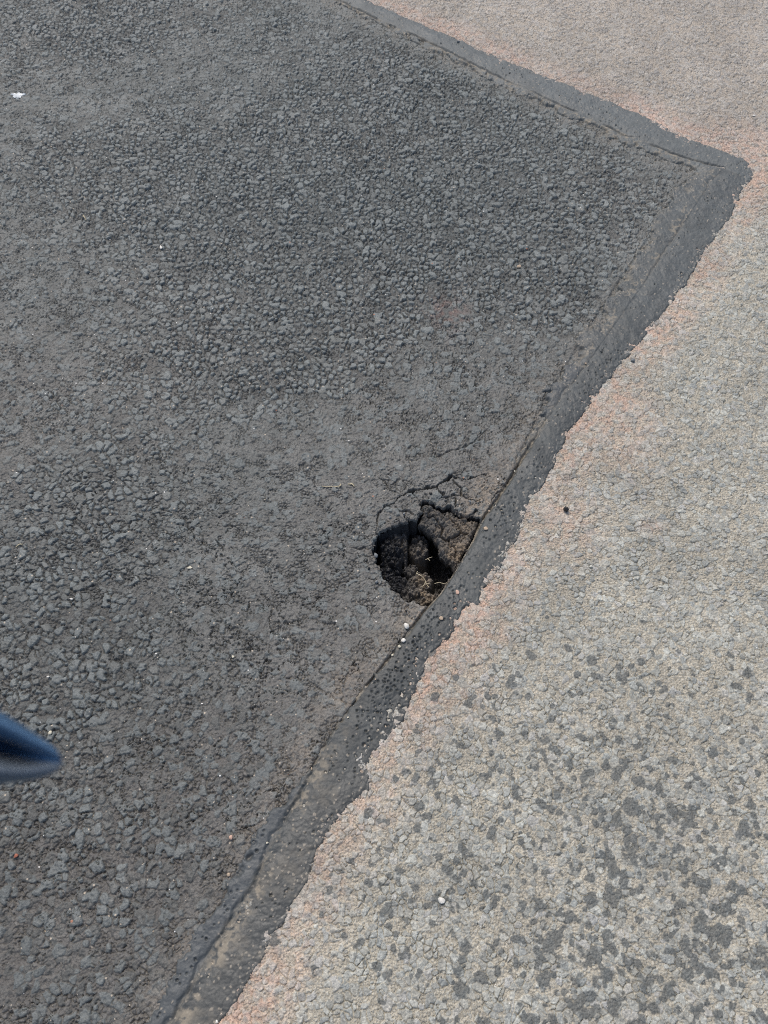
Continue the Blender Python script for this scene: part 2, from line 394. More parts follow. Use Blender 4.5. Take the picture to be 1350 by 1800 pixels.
def band_fields(x, y):
    """poured bitumen band over the joint; sinks under both surfaces at its ragged edges"""
    c, par = crease_data(x, y)
    do, _ = seg_dist(x, y, w_outer, reach=0.09)
    di, _ = seg_dist(x, y, w_inner, reach=0.09)
    ins = inside(x, y, band_poly)
    roadside = c > 0
    so_ = np.where(roadside, np.where(ins, do, -do), 0.09)
    si_ = np.where(~roadside, np.where(ins, di, -di), 0.09)
    low = sm(P(0, 1230)[1], P(0, 1420)[1], y) * (par < CORNER_I)                     # nearer than the hole
    top = (par >= CORNER_I).astype(np.float32)
    nearhole = blob(x, y, 800, 985, 95, 130)
    so_ = so_ + 0.0055 * fbm(x, y, 0.030, 501, 4, 0.6)
    si_ = si_ + 0.004 * low + 0.010 * low * fbm(x, y, 0.018, 504, 3, 0.7) - 0.010 * (1 - low) * (1 - nearhole) + (0.030 - 0.017 * low) * fbm(x, y, 0.045, 503, 4, 0.65) * (1 - 0.9 * np.clip(nearhole * 1.4, 0, 1))
    # thickness
    edge_o = sm(-0.003, 0.0045, so_)
    edge_i = sm(-0.004, 0.008 + 0.006 * low, si_)
    thick = -0.0068 + 0.0076 * edge_o * edge_i + 0.0010 * (~roadside) * edge_i
    bead_n = 0.75 + 0.35 * fbm(x, y, 0.10, 505, 2)
    bead = 0.0024 * np.exp(-((c - 0.026) / 0.021) ** 2) * bead_n * (1 - 0.75 * low) * (1 - top)
    bead += 0.0034 * np.exp(-((c - 0.036) / 0.026) ** 2) * bead_n * top
    bead += 0.0026 * sm(0.004, -0.006, c + 0.011 * fbm(x, y, 0.05, 511, 4, 0.6)) * np.clip(bead_n, 0.6, 1.2) * low
    bead += 0.0040 * np.exp(-((c + 0.020) / 0.018) ** 2) * bead_n * blob(x, y, 985, 660, 60, 110)
    thick += bead * edge_o * edge_i
    thin = sm(0.024, 0.0, np.where(roadside, so_, si_ * (0.6 + 2.0 * low)))           # outer part is thin: stones come through
    thick -= 0.0024 * thin * (0.5 + 1.0 * fbm(x, y, 0.016, 507, 4, .6))
    hollow = low * np.exp(-((c - 0.014) / 0.012) ** 2)
    thick -= 0.0024 * hollow
    groove_m = np.clip(1.25 * blob(x, y, 890, 850, 90, 150) + 0.5 * blob(x, y, 720, 1110, 60, 70) + 0.10 * low + 0.85 * top * sm(-0.5, 0.1, fbm(x, y, 0.12, 509, 2)) + 0.35 * sm(0.1, 0.5, fbm(x, y, 0.15, 510, 2)), 0, 1.25)
    wob = c + (0.0060 + 0.005 * low) * fbm(x, y, 0.05, 511, 4, 0.6)
    thick -= 0.0080 * groove_m * np.exp(-(wob / 0.0036) ** 2)
    # wavy skin: lumps, wrinkles and open bubbles
    thick += 0.0014 * fbm(x, y, 0.014, 513, 4, 0.6) + 0.0012 * fbm(x, y, 0.05, 515, 2)
    f1, f2, r1, r2, ox, oy = stones(x, y, 0.0150, 601, jit=0.95, rmin=0.9, asp=1.3)
    g1, g2, q1, q2, px, py = stones(x, y, 0.0085, 603, jit=0.95, rmin=0.9, asp=1.2)
    mid = sm(0.010, 0.022, so_) * sm(0.004, 0.016, c)
    dens = np.clip(blob(x, y, 715, 1190, 90, 200) + 0.5 * blob(x, y, 880, 905, 50, 50) + 0.40 * blob(x, y, 1050, 670, 70, 90) + 0.06 + 0.25 * fbm(x, y, 0.08, 517, 2), 0, 0.9)
    left = low * sm(0.006, 0.016, -c) * sm(0.006, 0.016, si_) * 0.6
    dens = dens * mid + left * 0.35
    b1 = (r1 < dens * 0.75); R1 = 0.10 + 0.13 * r2
    b2 = (q1 < dens * 0.85); R2 = 0.17 + 0.14 * q2
    thick -= b1 * 0.0042 * sm(R1, R1 * 0.55, f1) - b1 * 0.0009 * np.exp(-((f1 - R1 * 1.15) / 0.07) ** 2)
    thick -= b2 * 0.0034 * sm(R2, R2 * 0.5, g1)
    # follows the surface below to some extent
    xw, yw = warp(x, y, 0.02, 0.0020, 305)
    s1, s2, *_r = stones(xw, yw, 0.0112, 301, rmin=0.38, asp=1.9)
    follow = (0.0013 - 0.0009 * (~roadside) * low) * (sm(0, 0.5, s2 - s1) - 0.6) * (0.35 + 0.65 * thin)
    z = thick + follow + base_sag(x, y)
    n = len(x)
    col = np.empty((n, 3), np.float32)
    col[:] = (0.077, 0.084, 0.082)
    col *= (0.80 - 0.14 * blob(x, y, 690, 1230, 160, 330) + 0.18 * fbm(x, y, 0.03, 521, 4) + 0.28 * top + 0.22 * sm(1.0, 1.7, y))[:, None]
    col = mixc(col, (0.086, 0.085, 0.077), 0.55 * low * sm(0.0, 0.02, c))
    d = np.clip(thin * 0.55 * (0.35 + fbm(x, y, 0.015, 523, 3)) * (~roadside) + hollow * 0.85 * sm(-0.15, 0.25, fbm(x, y, 0.012, 525, 4, 0.7) + 0.4 * fbm(x, y, 0.05, 526, 2))
                + groove_m * 0.6 * np.exp(-((c + 0.002) / 0.005) ** 2) + 0.20 * low * roadside * sm(0.1, 0.6, fbm(x, y, 0.05, 527, 3))
                + np.exp(-((c + 0.012) / 0.013) ** 2) * (1 - low) * (1 - nearhole) * 0.7 * sm(0.16, 0.04, np.abs(fbm(x, y, 0.035, 529, 4, 0.6))), 0, 0.9)
    d *= sm(0.30, 0.6, vnoise(x, y, 0.006, 531) + 0.15)
    col = mixc(col, (0.27, 0.235, 0.18), np.clip(d, 0, 0.85))
    lb = sm(0.002, -0.006, c) * np.clip(low + blob(x, y, 985, 660, 60, 110), 0, 1) * (par < CORNER_I)
    col = mixc(col, (0.082, 0.090, 0.094), 0.65 * lb)
    d = d * (1 - 0.6 * lb)
    # grains of dust pressed in
    e1_, e2_, k1, k2, _x, _y = stones(x, y, 0.0088, 611, jit=0.95, rmin=0.9)
    gr = (k1 < 0.10 + 0.25 * thin + 0.25 * low * roadside) & (e1_ < 0.11 + 0.10 * k2)
    col = mixc(col, (0.34, 0.30, 0.24), 0.75 * gr)
    z += gr * 0.0006
    rough = 0.56 + 0.25 * np.clip(d + gr, 0, 1) + 0.07 * fbm(x, y, 0.05, 533, 2)
    return z, col, rough, so_, si_

# ------------------------------------------------------------------ materials
def ground_material(name, grain=520, bump=0.0007, speck=None, var=0.22, cell=300, cvar=0.25, cbump=0.0012):
    m = bpy.data.materials.new(name)
    m.use_nodes = True
    nt = m.node_tree
    N, L = nt.nodes, nt.links
    b = N['Principled BSDF']
    at = N.new('ShaderNodeAttribute'); at.attribute_name = 'tint'
    ar = N.new('ShaderNodeAttribute'); ar.attribute_name = 'dullness'
    geo = N.new('ShaderNodeNewGeometry')
    n1 = N.new('ShaderNodeTexNoise'); n1.inputs['Scale'].default_value = grain; n1.inputs['Detail'].default_value = 3
    n1.inputs['Roughness'].default_value = 0.65
    L.new(geo.outputs['Position'], n1.inputs['Vector'])
    mr = N.new('ShaderNodeMapRange')
    mr.inputs['From Min'].default_value = 0.3; mr.inputs['From Max'].default_value = 0.7
    mr.inputs['To Min'].default_value = 1 - var; mr.inputs['To Max'].default_value = 1 + var
    L.new(n1.outputs['Fac'], mr.inputs['Value'])
    mul = N.new('ShaderNodeVectorMath'); mul.operation = 'SCALE'
    L.new(at.outputs['Color'], mul.inputs[0]); L.new(mr.outputs['Result'], mul.inputs['Scale'])
    vg = N.new('ShaderNodeTexVoronoi'); vg.inputs['Scale'].default_value = cell
    L.new(geo.outputs['Position'], vg.inputs['Vector'])
    sg = N.new('ShaderNodeSeparateColor'); L.new(vg.outputs['Color'], sg.inputs['Color'])
    mg = N.new('ShaderNodeMapRange'); mg.inputs['To Min'].default_value = 1 - cvar; mg.inputs['To Max'].default_value = 1 + cvar
    L.new(sg.outputs[2], mg.inputs['Value'])
    mul2 = N.new('ShaderNodeVectorMath'); mul2.operation = 'SCALE'
    L.new(mul.outputs['Vector'], mul2.inputs[0]); L.new(mg.outputs['Result'], mul2.inputs['Scale'])
    last = mul2.outputs['Vector']
    for (sc, share, rad, colr) in (speck or []):
        vo = N.new('ShaderNodeTexVoronoi'); vo.inputs['Scale'].default_value = sc
        L.new(geo.outputs['Position'], vo.inputs['Vector'])
        sep = N.new('ShaderNodeSeparateColor'); L.new(vo.outputs['Color'], sep.inputs['Color'])
        a = N.new('ShaderNodeMath'); a.operation = 'LESS_THAN'; a.inputs[1].default_value = share
        L.new(sep.outputs[0], a.inputs[0])
        # radius varies from grain to grain
        rr = N.new('ShaderNodeMath'); rr.operation = 'MULTIPLY'; rr.inputs[1].default_value = rad
        L.new(sep.outputs[1], rr.inputs[0])
        c = N.new('ShaderNodeMath'); c.operation = 'LESS_THAN'
        L.new(vo.outputs['Distance'], c.inputs[0]); L.new(rr.outputs[0], c.inputs[1])
        d = N.new('ShaderNodeMath'); d.operation = 'MULTIPLY'
        L.new(a.outputs[0], d.inputs[0]); L.new(c.outputs[0], d.inputs[1])
        mx = N.new('ShaderNodeMix'); mx.data_type = 'RGBA'
        L.new(d.outputs[0], mx.inputs[0]); L.new(last, mx.inputs[6]); mx.inputs[7].default_value = (*colr, 1)
        last = mx.outputs[2]
    L.new(last, b.inputs['Base Color'])
    L.new(ar.outputs['Fac'], b.inputs['Roughness'])
    n2 = N.new('ShaderNodeTexNoise'); n2.inputs['Scale'].default_value = grain * 0.6; n2.inputs['Detail'].default_value = 4
    n2.inputs['Roughness'].default_value = 0.7
    L.new(geo.outputs['Position'], n2.inputs['Vector'])
    bp = N.new('ShaderNodeBump'); bp.inputs['Distance'].default_value = bump; bp.inputs['Strength'].default_value = 1.0
    L.new(n2.outputs['Fac'], bp.inputs['Height'])
    ve = N.new('ShaderNodeTexVoronoi'); ve.inputs['Scale'].default_value = cell * 0.8
    nw = N.new('ShaderNodeTexNoise'); nw.inputs['Scale'].default_value = cell * 0.5
    L.new(geo.outputs['Position'], nw.inputs['Vector'])
    wv = N.new('ShaderNodeVectorMath'); wv.operation = 'MULTIPLY_ADD'
    wv.inputs[1].default_value = (1.2 / cell,) * 3
    L.new(nw.outputs['Color'], wv.inputs[0]); L.new(geo.outputs['Position'], wv.inputs[2])
    L.new(wv.outputs['Vector'], ve.inputs['Vector'])
    b2 = N.new('ShaderNodeBump'); b2.inputs['Distance'].default_value = cbump; b2.invert = True
    L.new(ve.outputs['Distance'], b2.inputs['Height']); L.new(bp.outputs['Normal'], b2.inputs['Normal'])
    L.new(b2.outputs['Normal'], b.inputs['Normal'])
    b.inputs['Specular IOR Level'].default_value = 0.45
    return m

M_PATCH = ground_material('fresh_asphalt', 480, 0.0006,
                          [(88, 0.38, 0.18, (0.42, 0.36, 0.28)), (60, 0.26, 0.100, (0.75, 0.73, 0.68)), (40, 0.05, 0.10, (0.33, 0.15, 0.09))], cvar=0.20, cbump=0.0008)
M_ROAD = ground_material('worn_asphalt', 520, 0.0009,
                         [(95, 0.10, 0.17, (0.50, 0.46, 0.38)), (45, 0.10, 0.10, (0.70, 0.68, 0.62)), (52, 0.12, 0.10, (0.06, 0.062, 0.06))], var=0.20)
M_BAND = ground_material('bitumen', 300, 0.0003, [(120, 0.12, 0.14, (0.34, 0.31, 0.26))], var=0.10, cvar=0.06, cbump=0.0003)
M_PIT = ground_material('crumbled_earth', 380, 0.0018, [(110, 0.16, 0.22, (0.20, 0.155, 0.11)), (60, 0.06, 0.09, (0.45, 0.42, 0.36))], var=0.35)

def plain_material(name, col, rough=0.6, noise=120, var=0.2, bump=0.0004):
    m = bpy.data.materials.new(name)
    m.use_nodes = True
    N, L = m.node_tree.nodes, m.node_tree.links
    b = N['Principled BSDF']; b.inputs['Roughness'].default_value = rough
    tc = N.new('ShaderNodeTexCoord')
    n = N.new('ShaderNodeTexNoise'); n.inputs['Scale'].default_value = noise; n.inputs['Detail'].default_value = 4
    L.new(tc.outputs['Object'], n.inputs['Vector'])
    cr = N.new('ShaderNodeValToRGB')
    cr.color_ramp.elements[0].position = 0.3; cr.color_ramp.elements[1].position = 0.7
    cr.color_ramp.elements[0].color = (*[c * (1 - var) for c in col], 1)
    cr.color_ramp.elements[1].color = (*[min(1, c * (1 + var)) for c in col], 1)
    L.new(n.outputs['Fac'], cr.inputs['Fac']); L.new(cr.outputs['Color'], b.inputs['Base Color'])
    bp = N.new('ShaderNodeBump'); bp.inputs['Distance'].default_value = bump
    L.new(n.outputs['Fac'], bp.inputs['Height']); L.new(bp.outputs['Normal'], b.inputs['Normal'])
    return m

# ------------------------------------------------------------------ mesh building
def make_mesh(name, co, quads, mat, col=None, rough=None, smooth=True):
    me = bpy.data.meshes.new(name)
    me.vertices.add(len(co)); me.vertices.foreach_set('co', np.ascontiguousarray(co, np.float32).ravel())
    me.loops.add(quads.size); me.loops.foreach_set('vertex_index', quads.astype(np.int32).ravel())
    me.polygons.add(len(quads))
    me.polygons.foreach_set('loop_start', np.arange(0, quads.size, 4, dtype=np.int32))
    if smooth:
        me.polygons.foreach_set('use_smooth', np.ones(len(quads), bool))
    me.update(calc_edges=True)
    if col is not None:
        a = me.attributes.new('tint', 'FLOAT_COLOR', 'POINT')
        c4 = np.ones((len(co), 4), np.float32); c4[:, :3] = np.clip(col, 0.004, 0.9)
        a.data.foreach_set('color', c4.ravel())
    if rough is not None:
        a = me.attributes.new('dullness', 'FLOAT', 'POINT')
        a.data.foreach_set('value', np.clip(rough, 0.25, 1).astype(np.float32))
    me.materials.append(mat)
    o = bpy.data.objects.new(name, me)
    COL.objects.link(o)
    return o

def grid(xs, ys, keep_fn):
    """vertices and quads of a rectangular lattice; keep_fn(x, y of cell centres) says which cells stay"""
    nx, ny = len(xs), len(ys)
    cx, cy = np.meshgrid((xs[1:] + xs[:-1]) / 2, (ys[1:] + ys[:-1]) / 2)
    k = keep_fn(cx.ravel(), cy.ravel())
    idx = np.nonzero(k)[0]
    j, i = idx // (nx - 1), idx % (nx - 1)
    a = j * nx + i
    q = np.stack([a, a + 1, a + 1 + nx, a + nx], 1)
    used = np.zeros(nx * ny, bool); used[q.ravel()] = True
    remap = np.cumsum(used) - 1
    vi = np.nonzero(used)[0]
    return xs[vi % nx], ys[vi // nx], remap[q]

def steps(a, b, f):
    out = [a]
    while out[-1] < b:
        out.append(out[-1] + f(out[-1]))
    return np.array(out)

HX0, HX1, HY0, HY1 = P(630, 900)[0], P(870, 900)[0], P(0, 1070)[1], P(0, 825)[1]
def sx(x): return 0.0011 if HX0 < x < HX1 else 0.00142
def sy(y): return 0.0011 if HY0 < y < HY1 else 0.00130 + 0.0004 * max(0, y)
FX = steps(-1.75, 1.75, sx)
FY = steps(-0.35, 3.3, sy)

def in_fine(x, y, shrink=0.0):
    """the part of the ground the photograph shows, with a margin of some 15 cm"""
    half = 0.66 + 0.285 * np.clip(y, -0.35, 3.3) + 0.10
    return (np.abs(x) < half - shrink) & (y > -0.26 + shrink) & (y < 3.05 - shrink) & (np.abs(x) < 1.74 - shrink)

def outside_rings():
    """lattice lines for the wide surroundings, ever coarser towards the horizon"""
    def side(a):
        out, s = [a], 0.02
        while out[-1] < 300:
            out.append(out[-1] + s)
            s *= 1.08 if out[-1] > 4 else 1.0
        return out
    p = side(0)
    return np.array([-v for v in p[:0:-1]] + p)

RG = outside_rings()

def ground_object(name, fields, member, mat):
    xs, ys, q = grid(FX, FY, lambda x, y: in_fine(x, y) & member(x, y))
    z, col, rough = fields(xs, ys)
    xo, yo, qo = grid(RG, RG + 1.2, lambda x, y: ~in_fine(x, y, 0.03) & member(x, y))
    zo, co, ro = fields(xo, yo, False)
    fade = in_fine(xo, yo, -0.02)
    zo = np.where(fade, -0.010, zo * np.where(np.hypot(xo, yo - 1.2) < 6, 0.7, 0.0) - 0.0005)
    V = np.vstack([np.stack([xs, ys, z], 1), np.stack([xo, yo, zo], 1)])
    o = make_mesh(name, V, np.vstack([q, qo + len(xs)]), mat, np.vstack([col, co]), np.concatenate([rough, ro]))
    o['kind'] = 'structure'
    return o

hole_sd_cache = {}
def hole_sd(x, y):
    """+ inside the hole"""
    xx = x + 0.0035 * fbm(x, y, 0.022, 801, 4, 0.6)
    yy = y + 0.0035 * fbm(x, y, 0.022, 805, 4, 0.6)
    xx = xx + 0.0034 * fbm(x, y, 0.0085, 807, 3, .7); yy = yy + 0.0034 * fbm(x, y, 0.0075, 809, 2)
    d, _ = seg_dist(xx, yy, w_hole, closed=True, reach=0.10)
    return np.where(inside(xx, yy, w_hole), d, -d)

def patch_member(x, y):
    return inside(x, y, patch_poly) & (hole_sd(x, y) < 0.0005)

def patch_surface(x, y, fine=True):
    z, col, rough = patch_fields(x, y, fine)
    if fine:
        s = hole_sd(x, y)
        z = z - 0.007 * sm(-0.0022, 0.0005, s) - 0.003 * sm(-0.012, 0, s) * vnoise(x, y, 0.02, 815)                # broken lip rolls down into the hole
        m = sm(-0.03, -0.002, s)
        col = mixc(col, (0.20, 0.165, 0.13), 0.28 * m * sm(0.4, 0.75, vnoise(x, y, 0.006, 811)))
        z += 0.0022 * m * fbm(x, y, 0.010, 813, 3)
    return z, col, rough

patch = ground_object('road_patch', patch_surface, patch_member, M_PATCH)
patch['label'] = 'dark grey newer asphalt patch with coarse stones, broken open beside the seal'
road = ground_object('road', road_fields, lambda x, y: ~inside(x, y, patch_poly), M_ROAD)
road['label'] = 'pale worn road surface with pinkish dust beside the seal'

# ------------------------------------------------------------------ tar seal band
bx = np.arange(-0.85, 1.35, 0.0015)
by = steps(-0.25, 3.35, lambda y: 0.0014 + 0.0004 * max(0, y))
def band_keep(x, y):
    d, par = seg_dist(x, y, w_crease, reach=0.16)
    do, _ = seg_dist(x, y, band_poly, closed=True, reach=0.03)
    k = (inside(x, y, band_poly) | (do < 0.022))
    ip = inside(x, y, patch_poly)
    # open over the hole
    return k & ~(ip & (hole_sd(x, y) > -0.004) & (d > 0.0030)) & in_fine(x, y, -0.1)
xs, ys, q = grid(bx, by, band_keep)
z, col, rough, so_, si_ = band_fields(xs, ys)
# where the band stands free at the hole its edge hangs down
hd = hole_sd(xs, ys)
cr, _p = crease_data(xs, ys)
rim = sm(0.0025, -0.001, cr) * (hd > -0.012)
z = z - 0.016 * sm(0.004, -0.001, cr) * (hd > -0.012) * blob(xs, ys, 805, 990, 45, 70)
col = mixc(col, (0.25, 0.215, 0.16), 0.65 * rim)
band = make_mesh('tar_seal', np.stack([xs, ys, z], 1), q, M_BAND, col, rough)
band['label'] = 'bluish grey bitumen seal band running round the corner of the dark patch'
band['category'] = 'tar seal'

# ------------------------------------------------------------------ the hole in the patch
def pit_height(x, y):
    z = np.full(x.shape, -0.17, np.float32)
    n8 = fbm(x, y, 0.016, 901, 4, 0.6)
    # (photo pixel, depth of its top, radii in metres, flatness)
    mounds = [(688, 962, 0.030, 0.030, 0.050), (684, 1000, 0.045, 0.026, 0.040), (702, 1030, 0.040, 0.030, 0.030),
              (700, 940, 0.050, 0.024, 0.030), (736, 958, 0.062, 0.024, 0.034), (740, 1020, 0.050, 0.030, 0.028), (728, 1042, 0.036, 0.034, 0.022),
              (750, 1050, 0.034, 0.030, 0.018), (712, 960, 0.044, 0.006, 0.045), (722, 1000, 0.056, 0.020, 0.016)]
    for u, v, dep, rx, ry in mounds:
        cx, cy = P(u, v, -dep)
        r = np.sqrt(((x - cx) / rx) ** 2 + ((y - cy) / ry) ** 2) * (1 + 0.18 * n8)
        top = -dep - 0.010 * r ** 2 - 0.085 * sm(0.75, 1.35, r)
        z = np.maximum(z, top)
    return z

hx0, hy0 = w_hole.min(0) - 0.02
hx1, hy1 = w_hole.max(0) + 0.02
px_, py_ = np.arange(hx0, hx1, 0.0012), np.arange(hy0, hy1, 0.0012)
xs, ys, q = grid(px_, py_, lambda x, y: hole_sd(x, y) > -0.014)
s = hole_sd(xs, ys)
cr, _p = crease_data(xs, ys)
zf = pit_height(xs, ys)
f1, f2, r1, r2, ox, oy = stones(xs, ys, 0.012, 921, rmin=0.5)
g1, g2, q1, q2, gx, gy = stones(xs, ys, 0.0055, 923, rmin=0.5)
rub = 0.010 * (sm(0, .5, f2 - f1) * (0.5 + r1) - 0.7) + 0.004 * (sm(0, .5, g2 - g1) * (.5 + q1) - 0.6) + 0.006 * fbm(xs, ys, 0.02, 903, 4, 0.6)
zf = zf + rub
wall = sm(0.003, -0.004, s + 0.35 * rub)                                    # climbs to just under the broken lip
zf = zf * (1 - wall) + (-0.008 + 0.3 * rub - 0.2 * np.clip(s, -1, 0)) * wall
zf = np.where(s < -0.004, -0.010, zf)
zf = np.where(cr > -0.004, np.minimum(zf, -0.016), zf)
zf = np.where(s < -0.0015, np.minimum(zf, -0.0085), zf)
n = len(xs)
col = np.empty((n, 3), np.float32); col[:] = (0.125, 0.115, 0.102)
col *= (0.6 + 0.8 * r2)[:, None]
col = mixc(col, (0.040, 0.040, 0.040), 0.85 * sm(0.010, 0.002, s))  # pit walls painted near black to stand for shade under the lip
black_gloss = blob(xs, ys, 686, 1000, 28, 42) + 0.8 * blob(xs, ys, 680, 950, 25, 22)  # left part of the hole, blacker and glossier
brown = np.zeros(n, np.float32)
for u, v, dep, ru in ((738, 975, 0.06, 0.016), (745, 1022, 0.05, 0.020), (714, 965, 0.045, 0.010), (745, 1048, 0.035, 0.020), (735, 985, .06, .012)):
    cx, cy = P(u, v, -dep)
    brown = np.maximum(brown, np.exp(-((xs - cx) ** 2 + (ys - cy) ** 2) / ru ** 2))
col = mixc(col, (0.34, 0.26, 0.17), np.clip(brown * (0.4 + 0.7 * fbm(xs, ys, 0.009, 907, 3)), 0, 0.75))
col = mixc(col, (0.014, 0.015, 0.018), np.clip(black_gloss * 1.6, 0, 0.94))
rough = 0.85 - 0.45 * np.clip(black_gloss, 0, 1)
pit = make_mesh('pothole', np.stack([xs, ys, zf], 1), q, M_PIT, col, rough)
pit['label'] = 'black crumbling pothole broken through the dark patch at its seal'
pit['category'] = 'pothole'

# ------------------------------------------------------------------ sunken piece of asphalt hanging over the hole
FRAG = [(734, 915), (743, 899), (742, 884), (753, 880.5), (765, 885), (780, 893.5), (791, 888), (800, 897), (811, 903), (829, 907), (845, 911),
        (838, 926), (830, 941), (824, 953), (818, 960), (806, 986), (802, 989), (796, 980), (787, 974), (776, 964), (772, 950), (765, 938), (756, 928), (745, 921)]
w_frag = PP(FRAG)
def frag_sd(x, y):
    xx = x + 0.0028 * fbm(x, y, 0.016, 951, 4, 0.6); yy = y + 0.0028 * fbm(x, y, 0.016, 953, 4, 0.6)
    d, _ = seg_dist(xx, yy, w_frag, closed=True, reach=0.08)
    return np.where(inside(xx, yy, w_frag), d, -d)
fx0, fy0 = w_frag.min(0) - 0.01
fx1, fy1 = w_frag.max(0) + 0.01
xs, ys, q = grid(np.arange(fx0, fx1, 0.0012), np.arange(fy0, fy1, 0.0012), lambda x, y: frag_sd(x, y) > 0.0)
s = frag_sd(xs, ys)
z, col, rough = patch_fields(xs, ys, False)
tip = np.array(P(800, 985)); root = np.array(P(800, 895))
t = np.clip(((ys - root[1]) / (tip[1] - root[1])), 0, 1.1)
z = z - 0.005 - 0.020 * t ** 1.3 + 0.0075 * fbm(xs, ys, 0.022, 957, 4, 0.6) + 0.004 * (sm(0, .5, stones(xs, ys, 0.012, 959)[1] - stones(xs, ys, 0.012, 959)[0]) - 0.6)
z -= 0.010 * sm(0.006, 0.0, s)
d, tt = seg_dist(xs, ys, PP([(752, 905), (762, 902), (772, 915), (780, 921), (776, 934), (785, 940), (800, 938), (812, 930), (824, 930)]), reach=0.03)
z -= 0.012 * sm(0.0026, 0.001, d)
d2_, _t = seg_dist(xs + 0.003 * fbm(xs, ys, .01, 971, 3), ys, PP([(790, 938), (793, 950), (803, 957), (800, 970)]), reach=0.03)
d3_, _t = seg_dist(xs, ys + 0.003 * fbm(xs, ys, .01, 973, 3), PP([(790, 893), (793, 908), (806, 914), (812, 929)]), reach=0.03)
z -= 0.010 * sm(0.0022, 0.0008, np.minimum(d2_, d3_))
z -= 0.006 * sm(0.04, 0.01, np.abs(fbm(xs, ys, 0.02, 975, 4, 0.6)))
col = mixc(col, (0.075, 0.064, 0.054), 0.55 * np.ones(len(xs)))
earth = blob(xs, ys, 802, 958, 20, 26) + 0.5 * blob(xs, ys, 838, 915, 20, 14)
col = mixc(col, (0.26, 0.20, 0.135), np.clip(earth * (0.55 + 0.6 * fbm(xs, ys, 0.012, 961, 3)) + 0.25 * sm(.1, .6, fbm(xs, ys, 0.02, 963, 3)), 0, 0.8))
# closed solid: underside 35 mm lower and drawn in
nv = len(xs)
e = np.vstack([q[:, [0, 1]], q[:, [1, 2]], q[:, [2, 3]], q[:, [3, 0]]])
key = np.sort(e, 1); kk = key[:, 0].astype(np.int64) * nv + key[:, 1]
u_, inv, cnt = np.unique(kk, return_inverse=True, return_counts=True)
be = e[cnt[inv] == 1]
cx, cy = xs.mean(), ys.mean()
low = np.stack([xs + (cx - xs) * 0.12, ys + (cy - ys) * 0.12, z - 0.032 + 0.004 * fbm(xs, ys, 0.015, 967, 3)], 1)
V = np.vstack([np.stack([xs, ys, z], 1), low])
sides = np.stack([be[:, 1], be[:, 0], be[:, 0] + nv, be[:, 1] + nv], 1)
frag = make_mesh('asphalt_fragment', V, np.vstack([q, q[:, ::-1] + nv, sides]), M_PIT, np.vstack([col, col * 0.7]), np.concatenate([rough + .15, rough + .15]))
frag['label'] = 'cracked brownish asphalt piece sagging over the right side of the pothole'
frag['category'] = 'asphalt fragment'

# ------------------------------------------------------------------ loose little things
def surf(x, y):
    xa, ya = np.array([x]), np.array([y])
    if inside(xa, ya, patch_poly)[0]:
        zp = patch_fields(xa, ya)[0][0]
    else:
        zp = road_fields(xa, ya)[0][0]
    if inside(xa, ya, band_poly)[0]:
        zp = max(zp, band_fields(xa, ya)[0][0])
    return float(zp)

def px_size(u, v):
    return abs(P(u + 0.5, v)[0] - P(u - 0.5, v)[0])

def pebble(name, u, v, w, h, mat, label, cat, seed, flat=0.55, rot=None, lumps=0, group=None):
    """an angular little stone: a bevelled, noisy hull of random points; w and h in photo pixels"""
    rnd = random.Random(seed)
    x, y = P(u, v)
    s = px_size(u, v)
    bm = bmesh.new()
    for L in range(lumps + 1):
        off = (0, 0, 0) if L == 0 else (rnd.uniform(-.6, .6) * w * s * .6, rnd.uniform(-.6, .6) * h * s * .6, 0)
        k = 1.0 if L == 0 else 0.6
        vs = []
        for i in range(16):
            d = Vector((rnd.gauss(0, 1), rnd.gauss(0, 1), rnd.gauss(0, 1))).normalized() * rnd.uniform(0.85, 1.05)
            vs.append(bm.verts.new((d.x * w * s / 2 * k + off[0], d.y * h * s / 2 * k * 1.1 + off[1], d.z * min(w, h) * s / 2 * flat * 1.4 * k)))
        r = bmesh.ops.convex_hull(bm, input=vs)
        bmesh.ops.delete(bm, geom=[g for g in r['geom_interior'] if isinstance(g, bmesh.types.BMVert)], context='VERTS')
    bmesh.ops.subdivide_edges(bm, edges=bm.edges[:], cuts=2, smooth=0.35, use_grid_fill=True)
    for vv in bm.verts:
        vv.co += Vector((rnd.uniform(-1, 1), rnd.uniform(-1, 1), rnd.uniform(-1, 1))) * w * s * 0.015
    me = bpy.data.meshes.new(name); bm.to_mesh(me); bm.free()
    me.polygons.foreach_set('use_smooth', [True] * len(me.polygons))
    me.materials.append(mat)
    o = bpy.data.objects.new(name, me); COL.objects.link(o)
    zmin = min(vv.co.z for vv in me.vertices)
    o.location = (x, y, max(surf(x, y), surf(x + .003, y), surf(x, y - .003), -0.002) - zmin * 0.72)
    o.rotation_euler = (0, 0, rnd.uniform(-.3, .3) if rot is None else rot)
    o['label'] = label; o['category'] = cat
    if group: o['group'] = group
    return o

